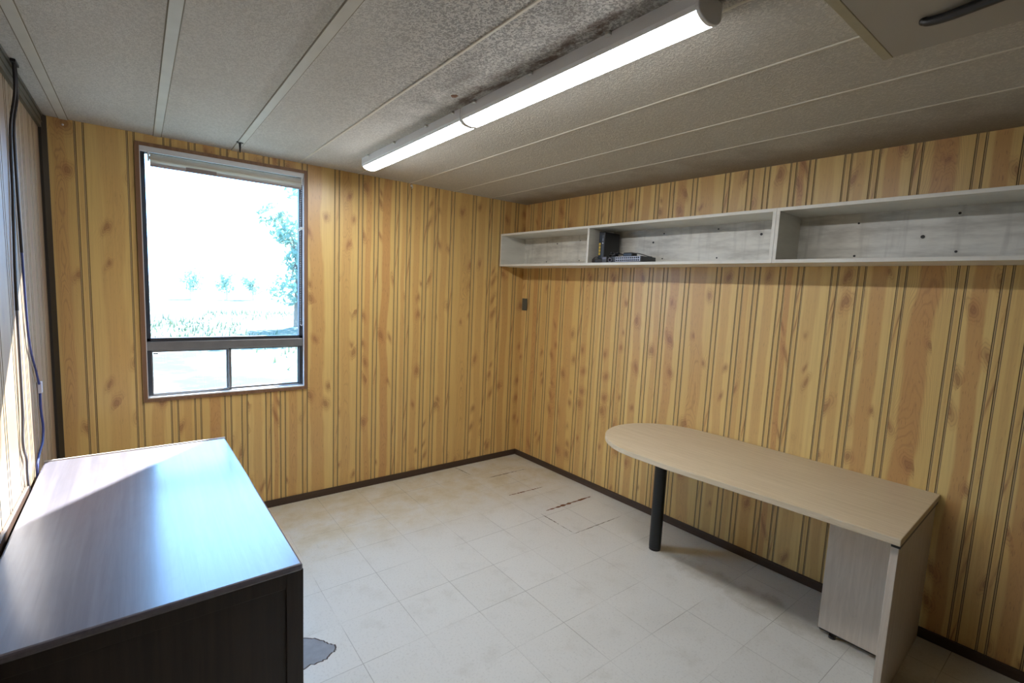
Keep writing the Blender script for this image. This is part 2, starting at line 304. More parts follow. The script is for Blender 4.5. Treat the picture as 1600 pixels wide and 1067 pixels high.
# ------------------------------------------------------------------ mesh helpers
class MB:
    def __init__(s): s.v = []; s.f = []; s.mi = []; s.uvs = None
    def add(s, verts, faces, mi=0):
        o = len(s.v); s.v += [Vector(v) for v in verts]; s.f += [[i+o for i in f] for f in faces]; s.mi += [mi]*len(faces); return s
    def box(s, x0, x1, y0, y1, z0, z1, mi=0):
        return s.add([(x0,y0,z0),(x1,y0,z0),(x1,y1,z0),(x0,y1,z0),(x0,y0,z1),(x1,y0,z1),(x1,y1,z1),(x0,y1,z1)],
                     [(0,3,2,1),(4,5,6,7),(0,1,5,4),(1,2,6,5),(2,3,7,6),(3,0,4,7)], mi)
    def prism(s, pts, z0, z1, mi=0):           # pts counter-clockwise in xy
        n = len(pts); vs = [(x,y,z0) for x,y in pts] + [(x,y,z1) for x,y in pts]
        fs = [list(range(n))[::-1], list(range(n,2*n))] + [(i,(i+1)%n,n+(i+1)%n,n+i) for i in range(n)]
        return s.add(vs, fs, mi)
    def prism_y(s, pts, y0, y1, mi=0):         # profile in xz, counter-clockwise seen from -y
        n = len(pts); vs = [(x,y0,z) for x,z in pts] + [(x,y1,z) for x,z in pts]
        fs = [list(range(n)), list(range(n,2*n))[::-1]] + [((i+1)%n,i,n+i,n+(i+1)%n) for i in range(n)]
        return s.add(vs, fs, mi)
    def cyl(s, c, r0, h, r1=None, n=24, axis='Z', mi=0):
        r1 = r0 if r1 is None else r1; vs = []
        for k, r in ((0, r0), (h, r1)):
            for i in range(n):
                a = 2*PI*i/n; p = (r*math.cos(a), r*math.sin(a), k)
                if axis == 'X': p = (p[2], p[0], p[1])
                elif axis == 'Y': p = (p[1], p[2], p[0])
                vs.append((p[0]+c[0], p[1]+c[1], p[2]+c[2]))
        fs = [list(range(n))[::-1], list(range(n,2*n))] + [(i,(i+1)%n,n+(i+1)%n,n+i) for i in range(n)]
        return s.add(vs, fs, mi)
    def tube(s, pts, r, n=8, mi=0, smooth=6):
        P = [Vector(p) for p in pts]
        if smooth and len(P) > 2:                # Catmull-Rom
            Q = []
            for i in range(len(P)-1):
                a, b, c, d = P[max(i-1,0)], P[i], P[i+1], P[min(i+2,len(P)-1)]
                for k in range(smooth):
                    t = k/smooth
                    Q.append(0.5*((2*b)+(c-a)*t+(2*a-5*b+4*c-d)*t*t+(3*b-a-3*c+d)*t**3))
            P = Q + [P[-1]]
        vs = []; ref = Vector((0.31,0.52,0.79))
        for i, p in enumerate(P):
            d = (P[min(i+1,len(P)-1)]-P[max(i-1,0)]).normalized()
            u = d.cross(ref).normalized(); w = d.cross(u); rr = r[i] if isinstance(r,(list,tuple)) and len(r)==len(P) else (r if not isinstance(r,(list,tuple)) else r[0]+(r[1]-r[0])*i/(len(P)-1))
            vs += [p+u*rr*math.cos(2*PI*k/n)+w*rr*math.sin(2*PI*k/n) for k in range(n)]
        fs = [(i*n+k, i*n+(k+1)%n, (i+1)*n+(k+1)%n, (i+1)*n+k) for i in range(len(P)-1) for k in range(n)]
        fs += [list(range(n))[::-1], list(range((len(P)-1)*n, len(P)*n))]
        return s.add(vs, fs, mi)
    def sphere(s, c, r, seg=10, ring=6, mi=0):
        vs = [(c[0],c[1],c[2]-r)]
        for j in range(1, ring):
            a = -PI/2+PI*j/ring
            vs += [(c[0]+r*math.cos(a)*math.cos(2*PI*i/seg), c[1]+r*math.cos(a)*math.sin(2*PI*i/seg), c[2]+r*math.sin(a)) for i in range(seg)]
        vs.append((c[0],c[1],c[2]+r)); T = len(vs)-1; fs = [(0,1+(i+1)%seg,1+i) for i in range(seg)]
        for j in range(ring-2):
            o = 1+j*seg; fs += [(o+i,o+(i+1)%seg,o+seg+(i+1)%seg,o+seg+i) for i in range(seg)]
        o = 1+(ring-2)*seg; fs += [(o+i,o+(i+1)%seg,T) for i in range(seg)]
        return s.add(vs, fs, mi)
    def build(s, name, mats, parent=None, origin=(0,0,0), bevel=0.0, smooth=False, xf=None):
        """one mesh object; vertices are given in the thing's frame, origin is its base point there"""
        o3 = Vector(origin); me = bpy.data.meshes.new(name)
        vs = [v-o3 for v in s.v]
        if xf is not None: vs = [xf @ v for v in s.v]
        me.from_pydata([tuple(v) for v in vs], [], s.f)
        for m in (mats if isinstance(mats, (list, tuple)) else [mats]): me.materials.append(m)
        for p, i in zip(me.polygons, s.mi): p.material_index = i
        if s.uvs:
            for nm, data in s.uvs.items():
                lay = me.uv_layers.new(name=nm)
                for li, d in enumerate(data): lay.data[li].uv = d
        me.validate(); bm = bmesh.new(); bm.from_mesh(me)
        if not s.uvs: bmesh.ops.recalc_face_normals(bm, faces=bm.faces)
        bm.to_mesh(me); bm.free()
        if smooth:
            for p in me.polygons: p.use_smooth = True
            try: me.set_sharp_from_angle(angle=math.radians(40))
            except Exception: pass
        o = bpy.data.objects.new(name, me); COL.objects.link(o)
        if parent is not None: o.parent = parent
        if bevel > 0:
            b = o.modifiers.new('bevel', 'BEVEL'); b.width = bevel; b.segments = 2; b.limit_method = 'ANGLE'; b.angle_limit = math.radians(40)
        return o

def tag(o, label=None, cat=None, group=None, kind=None):
    for k, v in (('label', label), ('category', cat), ('group', group), ('kind', kind)):
        if v: o[k] = v
    return o
def thing(name, label, cat, loc, frame=ID, group=None):
    """an empty at the thing's base point; frame is the room or the right-wall frame"""
    o = bpy.data.objects.new(name, None); COL.objects.link(o); o.empty_display_size = 0.1
    o.matrix_world = frame @ Matrix.Translation(loc)
    return tag(o, label, cat, group)
def copy_tree(o, parent=None):
    c = o.copy(); COL.objects.link(c)
    if parent is not None: c.parent = parent
    for ch in list(o.children): copy_tree(ch, c)
    return c
rnd = random.Random(7)

# ------------------------------------------------------------------ panelled walls
GAP = 0.0165                                    # half distance between the two grooves of a joint
PITCH_R = [0.188, 0.114, 0.070, 0.116, 0.070, 0.142, 0.092, 0.141]
def panel_wall(name, grooves, a0, a1, z0, z1, place, hole=None, seed=1, board='panel'):
    """grooves: centres of V grooves along the wall; place(a, depth_out_of_room, z) -> point (inner face at depth 0).
    Plank faces carry uv 'metres' (position in the board) and 'plank' (-1..1 across, random id)."""
    mb = MB(); uvm = []; uvp = []; R = random.Random(seed); W = 0.0048
    def quad(aa, ab, da, db, zz0, zz1, mi, P):
        mb.add([place(aa,da,zz0), place(ab,db,zz0), place(ab,db,zz1), place(aa,da,zz1)], [(0,1,2,3)], mi)
        off, c, hw, r = P
        for a, z in ((aa,zz0),(ab,zz0),(ab,zz1),(aa,zz1)):
            uvm.append((a-c+off, z+off*1.7)); uvp.append(((a-c)/hw, r))
    def strip(aa, ab, da, db, mi, P):
        """split against the window opening"""
        if hole and aa < hole[1] and ab > hole[0]:
            cuts = sorted({aa, ab, *[h for h in hole[:2] if aa < h < ab]})
            for u, v in zip(cuts, cuts[1:]):
                fu = (u-aa)/(ab-aa); fv = (v-aa)/(ab-aa); du = da+(db-da)*fu; dv = da+(db-da)*fv
                if u >= hole[0]-1e-6 and v <= hole[1]+1e-6:
                    quad(u, v, du, dv, z0, hole[2], mi, P); quad(u, v, du, dv, hole[3], z1, mi, P)
                else: quad(u, v, du, dv, z0, z1, mi, P)
        else: quad(aa, ab, da, db, z0, z1, mi, P)
    edges = [a0] + [e for g in grooves for e in (g-W, g+W)] + [a1]
    for i in range(0, len(edges), 2):
        aa, ab = edges[i], edges[i+1]
        P = (R.uniform(0, 30), (aa+ab)/2, max((ab-aa)/2, 0.004), R.random() if ab-aa > 0.035 else 0.55); strip(aa, ab, 0, 0, 0, P)
        if i+2 < len(edges):
            b = edges[i+2]; Q = (R.uniform(0,30), (ab+b)/2, W, R.random())
            strip(ab, ab+0.0028, 0, 0.0022, 1, Q); strip(ab+0.0028, b-0.0028, 0.0022, 0.0022, 2, Q); strip(b-0.0028, b, 0.0022, 0, 1, Q)
    # the body of the wall behind the panelling
    T = 0.10; D0 = 0.003
    rects = [(a0,a1,z0,z1)] if not hole else [(a0,hole[0],z0,z1),(hole[1],a1,z0,z1),(hole[0],hole[1],z0,hole[2]),(hole[0],hole[1],hole[3],z1)]
    for (p0,p1,q0,q1) in rects:
        c = [place(a,d,z) for z in (q0,q1) for d in (D0,T) for a in (p0,p1)]
        fs = [(0,2,3,1),(4,5,7,6),(0,1,5,4),(1,3,7,5),(3,2,6,7),(2,0,4,6)]
        mb.add(c, fs, 3); uvm.extend([(0,0)]*24); uvp.extend([(0,0)]*24)
    mb.uvs = {'metres': uvm, 'plank': uvp}
    return mb.build(name, [M[board], M['groove'], M['groove_mid'], M['wall_core']])

gb = [-0.372, -0.252,-0.217,-0.026,0.006,0.146,0.180,0.272,0.304,0.441,0.477,0.541,0.573,0.690,0.722,0.785,0.817,0.936,0.968,1.162,1.194,1.340,1.371,1.465,1.497,1.637,1.668,1.739,1.771,1.888,1.921,1.990,2.022,2.144,2.176,2.366,2.398,2.544,2.576,2.670,2.702,2.845,2.877]
tag(panel_wall('wall_back', gb, XL-0.1, XR+0.1, -0.02, H+0.03, lambda a,d,z: (a, YB+d, z), (WX0,WX1,WZ0,WZ1), 3), 'back wall of knotty pine panelling with the window', 'wall', kind='structure')
gr = [0.074,0.106,0.228,0.260,0.356,0.386,0.535,0.566,0.756,0.790,0.907,0.938,1.012,1.041,1.157,1.187,1.266,1.296,1.437,1.468,1.558,1.590,1.733,1.765,1.959,1.991,2.107,2.139,2.207,2.237,2.354,2.384,2.454,2.483,2.626,2.657,2.750,2.782,2.924,2.956,3.149,3.181,3.301,3.332,3.402,3.434]
a = 3.434; k = 3
while a < 6.6:
    a += PITCH_R[k % 8]; gr += [a, a+0.032]; a += 0.032; k += 1
def pr(a, d, z): return tuple(RW @ Vector((a, d, z)))
tag(panel_wall('wall_right', gr, -0.02, 7.0, -0.02, H+0.03, pr, None, 5), 'right wall of knotty pine panelling with the long shelves', 'wall', kind='structure')
def grooves_from(a, end, ph):
    g = []; k = ph
    while a < end: g += [a, a+0.032]; a += 0.032+PITCH_R[k % 8]; k += 1
    return g
tag(panel_wall('wall_left', grooves_from(YF+0.07, YB-0.05, 2), YF-0.1, YB+0.1, -0.02, H+0.03, lambda a,d,z: (XL-d, a, z), None, 9, 'panel_sheen'), 'left wall of pine panelling with sun patch and hanging cables', 'wall', kind='structure')
tag(panel_wall('wall_front', grooves_from(XL+0.07, XR+0.45, 4), XL-0.1, XR+0.5, -0.02, H+0.03, lambda a,d,z: (a, YF-d, z), None, 11, 'panel_dark'), 'unseen panelled wall behind the viewer, darkened to absorb light', 'wall', kind='structure')  # unseen; made dark and set close to soak up bounced light

# ------------------------------------------------------------------ floor
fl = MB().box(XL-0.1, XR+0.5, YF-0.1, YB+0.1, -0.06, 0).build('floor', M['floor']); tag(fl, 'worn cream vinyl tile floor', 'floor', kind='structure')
def ragged(pts, sub=5, amp=0.006, seed=2):
    R = random.Random(seed); out = []
    for i in range(len(pts)):
        a, b = pts[i], pts[(i+1) % len(pts)]
        for k in range(sub):
            t = k/sub; out.append((a[0]+(b[0]-a[0])*t+R.uniform(-amp,amp), a[1]+(b[1]-a[1])*t+R.uniform(-amp,amp)))
    return out
hole_pts = [(0.36,2.13),(0.36,2.02),(0.46,1.985),(0.53,2.006),(0.585,1.995),(0.625,2.015),(0.652,2.03),(0.655,2.062),(0.628,2.105),(0.60,2.15),(0.55,2.185),(0.45,2.19)]
rg = ragged(hole_pts, 5, 0.005)
cx_, cy_ = 0.50, 2.08
rim = [(cx_+(x-cx_)*1.045, cy_+(y-cy_)*1.06) for x, y in rg]
MB().prism(rim, 0.0, 0.0006).build('floor_patch_rim', M['patch_rim'], fl)
o = MB().prism(rg, 0.0, 0.0010).build('floor_patch', M['concrete'], fl); o['label'] = 'grey bare concrete where a tile is missing'
def gap_line(name, a, b, w, mat, seed, jit=0.004):
    R = random.Random(seed); n = 26; L = []; Rr = []
    d = Vector((b[0]-a[0], b[1]-a[1])); u = Vector((-d.y, d.x)).normalized()
    for i in range(n+1):
        t = i/n; p = Vector(a)+d*t; ww = w*(0.25+0.75*math.sin(PI*t)**0.6)*R.uniform(0.35,1.5); j = R.uniform(-jit,jit)*0.4
        L.append(p+u*(j+ww/2)); Rr.append(p+u*(j-ww/2))
    mb = MB(); vs = [(p.x,p.y,0.0012) for p in L]+[(p.x,p.y,0.0012) for p in Rr]
    mb.add(vs, [(i+n+1,i+n+2,i+1,i) for i in range(n)]); return mb.build(name, mat, fl)
for i, (a_, b_, w_, m_) in enumerate([((2.315,2.915),(2.66,2.898),0.013,'rust'), ((2.39,2.55),(2.87,2.545),0.021,'rust'), ((2.36,3.30),(2.80,3.294),0.009,'crack'),
        ((2.259,3.66),(2.282,3.44),0.008,'crack'), ((2.322,2.53),(2.327,2.34),0.008,'crack'), ((2.327,2.185),(2.80,2.180),0.006,'crack'), ((2.325,2.33),(2.328,2.19),0.004,'crack')]):
    gap_line('rusty_gap' if m_ == 'rust' else 'tile_gap', a_, b_, w_, M[m_], 20+i)

# ------------------------------------------------------------------ ceiling with battens
ce = MB().box(XL-0.1, XR+0.5, YF-0.1, YB+0.1, H, H+0.08).build('ceiling', M['ceiling']); tag(ce, 'stained white stippled ceiling with long battens', 'ceiling', kind='structure')
for i, x in enumerate((-0.2955, 0.1165, 0.521, 0.915, 1.335, 1.756, 2.166, 2.545)):
    wide = x < 0.6; w = 0.0175 if wide else 0.0035; t_ = 0.004 if wide else 0.0022; ew = 0.004 if wide else 0.0025
    y1 = YB
    b = MB().box(x-w, x+w, YF, y1, H-t_, H+0.002, 0).box(x-w-ew, x-w, YF, y1, H-0.0012, H+0.001, 1).box(x+w, x+w+ew, YF, y1, H-0.0012, H+0.001, 1)
    b.build('ceiling_batten', [M['batten'], M['batten_edge']] if wide else [M['batten_light'], M['batten_light']], ce)

MB().prism(ragged([(1.095+0.013*math.cos(k*PI/4), 1.882+0.016*math.sin(k*PI/4)) for k in range(8)], 3, 0.003, 8), H-0.0022, H+0.001).build('rust_spot', M['rust'], ce)

# ------------------------------------------------------------------ trims and baseboards
BB = 0.052
tag(MB().box(XL, XR, YB-0.012, YB, 0, BB).build('baseboard_back', M['baseboard'], bevel=0.002), 'dark brown baseboard under the window wall', 'baseboard', kind='structure')
o = MB().box(0, 6.95, -0.012, 0, 0, BB).build('baseboard_right', M['baseboard'], bevel=0.002); o.matrix_world = RW
tag(o, 'dark brown baseboard along the right wall', 'baseboard', kind='structure')
tag(MB().box(XL, XL+0.012, YF, YB-0.012, 0, BB).build('baseboard_left', M['baseboard'], bevel=0.002), 'dark brown baseboard along the left wall', 'baseboard', kind='structure')
tag(MB().prism([(XL,YB-0.05),(XL+0.012,YB-0.05),(XL+0.030,YB-0.014),(XL+0.030,YB),(XL,YB)], BB, H-0.005).build('trim_1', M['black_trim']), 'black strip in the corner left of the window', 'trim', kind='structure')
mb = MB().box(XL, XL+0.014, YF, YB-0.05, H-0.075, H-0.002).box(XL, XL+0.020, YF, YB-0.05, H-0.018, H-0.003).box(XL+0.014, XL+0.018, YF, YB-0.05, H-0.050, H-0.044)
tag(mb.build('trim_2', M['olive_trim']), 'dark olive strip along the top of the left wall', 'trim', kind='structure')

# ------------------------------------------------------------------ window
win = bpy.data.objects.new('window_1', None); COL.objects.link(win); win.location = ((WX0+WX1)/2, YB, WZ0)
tag(win, 'tall aluminium window with a sliding lower pair, brown casing', 'window', kind='structure')
OW = ((WX0+WX1)/2, YB, WZ0)
def wb(name, mat, boxes, parent=win, bevel=0.0, mi=None):
    mb = MB()
    for b in boxes: mb.box(*b)
    return mb.build(name, mat, parent, OW, bevel)
cw = 0.021
wb('window_casing', M['casing'], [(WX0-cw,WX0,YB-0.013,YB,WZ0-cw,WZ1+cw),(WX1,WX1+cw,YB-0.013,YB,WZ0-cw,WZ1+cw),(WX0,WX1,YB-0.013,YB,WZ1,WZ1+cw),(WX0,WX1,YB-0.013,YB,WZ0-cw,WZ0)])
wb('window_reveal', M['white'], [(WX0,WX0+0.004,YB-0.010,YB+0.10,WZ0,WZ1),(WX1-0.004,WX1,YB-0.010,YB+0.10,WZ0,WZ1),(WX0,WX1,YB-0.010,YB+0.10,WZ1-0.005,WZ1),(WX0,WX1,YB-0.010,YB+0.10,WZ0,WZ0+0.008)])
fx0, fx1, fz0, fz1 = WX0+0.004, WX1-0.004, WZ0+0.008, WZ1-0.005
wb('window_frame', M['alu_dark'], [(fx0,fx0+0.022,YB+0.020,YB+0.060,fz0,fz1),(fx1-0.024,fx1,YB+0.020,YB+0.060,fz0,fz1),(fx0,fx1,YB+0.020,YB+0.060,fz1-0.028,fz1)], bevel=0.002)
wb('window_head', M['white'], [(fx0,fx1,YB-0.006,YB+0.012,2.3625,fz1)], bevel=0.002)
cb = wb('window_crossbar', M['alu'], [(fx0,fx1,YB+0.012,YB+0.058,1.172,1.228)], bevel=0.003)
wb('crossbar_lip', M['alu_dark'], [(fx0,fx1,YB+0.020,YB+0.058,1.228,1.250)], cb, 0.002)
def sash(x0, x1, y):
    return wb('window_sash', M['alu'], [(x0,x0+0.016,y,y+0.018,fz0+0.004,1.172),(x1-0.016,x1,y,y+0.018,fz0+0.004,1.172),(x0,x1,y,y+0.018,fz0+0.004,fz0+0.018),(x0,x1,y,y+0.018,1.160,1.172)], bevel=0.0015)
s1 = sash(fx0+0.012, 0.486, YB+0.022); s2 = sash(0.458, fx1-0.014, YB+0.042)
wb('sash_track', M['alu'], [(fx0,fx1,YB+0.016,YB+0.064,fz0,fz0+0.006)])
wb('sash_latch', M['alu_dark'], [(fx0+0.03,fx0+0.055,YB+0.012,YB+0.022,1.150,1.156)], s1, 0.001)
g = wb('window_pane', M['glass'], [(fx0+0.022,fx1-0.024,YB+0.040,YB+0.044,1.250,fz1-0.028)])
wb('window_pane', M['glass'], [(fx0+0.028,0.470,YB+0.030,YB+0.033,fz0+0.018,1.160)], s1)
wb('window_pane', M['glass'], [(0.474,fx1-0.030,YB+0.050,YB+0.053,fz0+0.018,1.160)], s2)

# roller blind pulled up inside the window head
RBO = (0.51, YB+0.006, 2.30)
rb = thing('roller_blind', 'cream roller blind rolled up at the window head', 'blind', RBO)
bx0, bx1 = 0.078, 0.922
prof = [(YB-0.004+0.030*math.cos(a), 2.331+0.025*math.sin(a)) for a in [2*PI*i/20 for i in range(20)]]
mb = MB(); n = len(prof)
mb.add([(bx0,y,z) for y,z in prof]+[(bx1,y,z) for y,z in prof], [list(range(n)),list(range(n,2*n))[::-1]]+[(i,(i+1)%n,n+(i+1)%n,n+i) for i in range(n)])
mb.build('blind_roll', M['fabric'], rb, RBO, smooth=True)
MB().box(bx0, bx1, YB-0.030, YB-0.027, 2.287, 2.330).build('blind_flap', M['fabric'], rb, RBO)
o = MB().box(bx0, bx1, YB-0.0285, YB-0.020, 2.277, 2.298).build('bottom_hem', M['fabric_hem'], rb, RBO, bevel=0.002)
MB().box(0.255, 0.415, YB-0.0315, YB-0.0285, 2.279, 2.3035).build('hem_fold', M['fabric_hem'], rb, RBO)
for x in (bx0-0.012, bx1+0.002): MB().box(x, x+0.010, YB-0.022, YB+0.016, 2.310, 2.362).build('bracket', M['white'], rb, RBO, bevel=0.002)
MB().cyl((bx0-0.006, YB-0.004, 2.331), 0.010, bx1-bx0+0.012, axis='X', n=14).build('roller_tube', M['alu_dark'], rb, RBO)
mb = MB(); k = 0
zz = 2.335
while zz > 1.335:
    mb.sphere((0.931, YB-0.020, zz), 0.0032, 6, 4); mb.sphere((0.931-0.012*min(1,(2.335-zz)*6), YB-0.012, zz), 0.0032, 6, 4); zz -= 0.0125
for q in range(7):
    an = PI+PI*q/6; mb.sphere((0.925+0.006*math.cos(an), YB-0.016-0.004*math.cos(an), 1.335+0.012*math.sin(an)), 0.0032, 6, 4)
mb.tube([(0.931,YB-0.020,2.335),(0.931,YB-0.020,1.335)], 0.0008, 5, smooth=0)
mb.build('bead_chain', M['bead'], rb, RBO, smooth=True)
mb = MB(); mb.tube([(0.934,YB-0.014,2.010),(0.925,YB-0.020,2.012),(0.912,YB-0.022,2.004),(0.902,YB-0.018,1.992)], [0.010,0.008], 8)
mb.build('chain_tensioner', M['fabric'], rb, RBO, smooth=True)

# ------------------------------------------------------------------ LED batten lamps
def lamp_profile(xc, w, top, bot):             # half-round section, counter-clockwise seen from -y
    pts = [(xc-w, top), (xc-w, bot+0.034)]
    for i in range(1, 12):
        a = PI+PI*i/12; pts.append((xc+w*math.cos(a), bot+0.034+0.034*math.sin(a)))
    pts += [(xc+w, bot+0.034), (xc+w, top)]
    return pts
LX, LW, LB = 1.243, 0.057, H-0.073
def batten_lamp(y0, y1, label):
    base = (LX, (y0+y1)/2, H)
    t = thing('batten_lamp', label, 'ceiling light', base, group='slim strip lights end to end on the ceiling')
    MB().prism_y([(LX-LW+0.002,H),(LX-LW+0.002,LB+0.034),(LX-LW+0.007,LB+0.020),(LX+LW-0.007,LB+0.020),(LX+LW-0.002,LB+0.034),(LX+LW-0.002,H)], y0+0.012, y1-0.012).build('housing', M['lamp_body'], t, base)
    pts = []
    for i in range(17):
        x = -0.050+0.100*i/16; pts.append((LX+x, LB+0.003+0.017*(abs(x)/0.050)**3.2))
    mb = MB(); n = len(pts)
    mb.add([(x,y0+0.012,z) for x,z in pts]+[(x,y1-0.012,z) for x,z in pts], [(i+1,i,n+i,n+i+1) for i in range(n-1)])
    mb.build('diffuser', M['lamp_light'], t, base, smooth=True)
    for ya, yb in ((y0, y0+0.013), (y1-0.013, y1)):
        MB().prism_y(lamp_profile(LX, LW, H, LB), ya, yb).build('end_cap', M['lamp_cap'], t, base, bevel=0.003)
    for f in (0.10, 0.42, 0.74, 0.95):
        y = y1-(y1-y0)*f
        MB().box(LX-LW-0.012, LX-LW+0.004, y-0.009, y+0.009, H-0.012, H-0.001).build('mounting_clip', M['clip'], t, base, bevel=0.002)
    return t
batten_lamp(1.985, 3.215, 'farther lit white strip light, the end nearest the window wall')
batten_lamp(0.790, 1.981, 'nearer lit white strip light with round grey end cap')

# hook screwed into the ceiling, hook and pin at the top of the wall
t = thing('ceiling_hook', 'small black screw hook in the ceiling above the window', 'hook', (0.514,3.424,H)); B = (0.514,3.424,H)
MB().cyl((0.514,3.424,H-0.006), 0.019, 0.006, n=16).build('flange', M['black_metal'], t, B)
MB().cyl((0.514,3.424,H-0.062), 0.0028, 0.058, 0.0075, n=10).build('screw_stem', M['black_metal'], t, B)
B = (1.77, YB, 2.43)
t = thing('wall_hook', 'tiny steel hook at the top of the window wall', 'hook', B)
MB().cyl((1.77, YB-0.004, 2.445), 0.010, 0.004, n=12, axis='Y').build('base_plate', M['clip'], t, B)
MB().tube([(1.77,YB-0.003,2.445),(1.77,YB-0.016,2.443),(1.77,YB-0.020,2.430),(1.77,YB-0.010,2.424)], 0.0035, 8).build('hook_wire', M['clip'], t, B, smooth=True)
B = (-0.298, YB, 2.43)
tag(MB().sphere((-0.298, YB-0.003, 2.430), 0.0055, 10, 6).build('wall_pin', M['white'], smooth=True), 'white pin head high in the left corner of the window wall', 'pin')

# ------------------------------------------------------------------ cables hanging on the left wall
xw = XL+0.0085
A = [(2.815,2.455),(2.812,2.345),(2.825,2.2),(2.785,1.947),(2.735,1.663),(2.715,1.478),(2.697,1.086),(2.663,0.947),(2.715,0.867),(2.711,0.80),(2.725,0.70),(2.73,0.50)]
t = thing('hanging_cable', 'straight black cable down the left wall, the one nearer the viewer', 'cable', (xw,2.815,2.46), group='cables on the left wall')
P = [(XL+0.029 if z > 2.3 else xw,y,z) for y,z in A]
MB().tube(P[:6], 0.0052, 8).build('cable_upper', M['cable_black'], t, (xw,2.815,2.46), smooth=True)
MB().tube(P[5:], 0.0045, 8).build('cable_lower', M['cable_grey'], t, (xw,2.815,2.46), smooth=True)
Bc = [(2.850,2.455),(2.855,2.333),(2.900,2.222),(2.885,1.96),(2.897,1.711),(2.926,1.354),(3.067,1.175),(3.140,1.091)]
Bd = [(3.140,1.091),(3.129,0.989),(3.165,0.89),(3.12,0.823),(2.99,0.79),(2.93,0.72),(2.93,0.5)]
t = thing('hanging_cable', 'black cable with a joined blue lower end, nearer the window wall', 'cable', (xw,2.850,2.46), group='cables on the left wall')
MB().tube([(XL+0.029 if z > 2.3 else xw,y,z) for y,z in Bc[:5]], 0.0050, 8).build('cable_upper', M['cable_black'], t, (xw,2.850,2.46), smooth=True)
MB().tube([(xw,y,z) for y,z in Bc[4:]], 0.0042, 8).build('cable_middle', M['cable_blue'], t, (xw,2.850,2.46), smooth=True)
MB().tube([(xw,y,z) for y,z in Bd], 0.0050, 8).build('cable_lower', M['cable_blue'], t, (xw,2.850,2.46), smooth=True)
MB().box(xw-0.007, xw+0.009, 3.125, 3.150, 1.060, 1.115).build('connector', M['port_white'], t, (xw,2.850,2.46), bevel=0.003)
t = thing('cable_clip', 'black clip holding the two cables under the ceiling', 'clip', (XL+0.030,2.833,H-0.012))
MB().box(XL+0.022, XL+0.038, 2.795, 2.872, H-0.012, H-0.001).build('clip_bar', M['cable_black'], t, (XL+0.030,2.833,H-0.012), bevel=0.002)

# ------------------------------------------------------------------ brown board behind the dark desk
tag(MB().box(XL+0.0005, XL+0.013, 1.20, 2.700, 0.055, 0.757).build('wooden_board', M['board'], bevel=0.002), 'dark brown board standing behind the dark desk against the left wall', 'board')

# ------------------------------------------------------------------ dark walnut desk under the window side
DB = (0.0, 2.285, 0)
dk = thing('walnut_desk', 'dark walnut desk with glossy scuffed top beside the left wall', 'desk', DB)
top_pts = [(-0.281,1.520),(0.392,1.535),(0.362,3.041),(-0.374,3.036),(-0.365,2.09),(-0.362,1.518)]
MB().prism([(-0.362,1.5185),(0.3915,1.5355),(0.3615,3.040),(-0.372,3.035)], 0.726, 0.750).build('desk_top', M['walnut_top'], dk, DB, bevel=0.007)
MB().prism([(-0.372,3.033),(0.3615,3.038),(0.3615,3.048),(-0.372,3.043)], 0.7235, 0.754).build('back_lip', M['sunlit_edge'], dk, DB, bevel=0.001)
def dpanel(name, x0, x1, y0, y1, z0, z1, bevel=0.002): return MB().box(x0,x1,y0,y1,z0,z1).build(name, M['walnut'], dk, DB, bevel)
ep = MB().box(0.345,0.396,1.548,1.585,0.0,0.724).box(-0.362,-0.312,1.548,1.585,0.0,0.724).box(-0.312,0.345,1.548,1.585,0.672,0.724).box(-0.312,0.345,1.548,1.585,0.0,0.06)
ep.build('end_frame', M['walnut'], dk, DB, 0.002)
dpanel('end_panel', -0.312, 0.345, 1.558, 1.575, 0.06, 0.672, 0)
dpanel('front_rail', -0.30, 0.375, 1.585, 1.600, 0.62, 0.724)
dpanel('side_panel', 0.345, 0.365, 1.585, 2.96, 0.03, 0.724)
dpanel('far_end_panel', -0.36, 0.355, 2.96, 2.985, 0.0, 0.724)
dpanel('back_panel', -0.358, -0.342, 1.585, 2.96, 0.03, 0.724)

# ------------------------------------------------------------------ pale peninsula table on the right wall (right-wall frame: x along wall, -y into room)
def rthing(name, label, cat, base, group=None): return thing(name, label, cat, base, RW, group)
TB = (2.4, -0.40, 0)
tb = rthing('peninsula_table', 'pale laminate table with one rounded end against the right wall', 'table', TB)
out = [(1.985 - 0.420*math.sin(PI*i/28), -(0.420 - 0.400*math.cos(PI*i/28))) for i in range(29)]     # wall side to room side round the end
outline = [(3.200,-0.004),(2.6,-0.004),(2.10,-0.010)] + out + [(2.2,-0.822),(2.7,-0.785),(3.200,-0.757)]
ol = outline[::-1] if sum((outline[i][0]*outline[(i+1)%len(outline)][1]-outline[(i+1)%len(outline)][0]*outline[i][1]) for i in range(len(outline))) < 0 else outline
MB().prism(ol, 0.720, 0.750).build('table_top', M['beech_top'], tb, TB, bevel=0.003)
leg = MB().cyl((1.912,-0.400,0.018), 0.0385, 0.702, n=36).build('leg', M['black_metal'], tb, TB, smooth=True)
MB().cyl((1.912,-0.400,0.0), 0.037, 0.016, n=36).cyl((1.912,-0.400,0.016), 0.034, 0.003, n=36).build('foot_ring', M['black_plastic'], leg, TB, smooth=True)
MB().cyl((1.912,-0.400,0.714), 0.055, 0.006, n=30).build('leg_flange', M['black_metal'], leg, TB)
MB().box(3.166,3.192,-0.728,-0.020,0.0,0.704).build('end_panel', M['beech'], tb, TB, bevel=0.0015)
MB().box(3.168,3.1975,-0.740,-0.012,0.704,0.720).build('spacer', M['black_plastic'], tb, TB)
mp = MB().box(2.866,3.166,-0.400,-0.380,0.028,0.720).build('modesty_panel', M['beech'], tb, TB, bevel=0.0015)
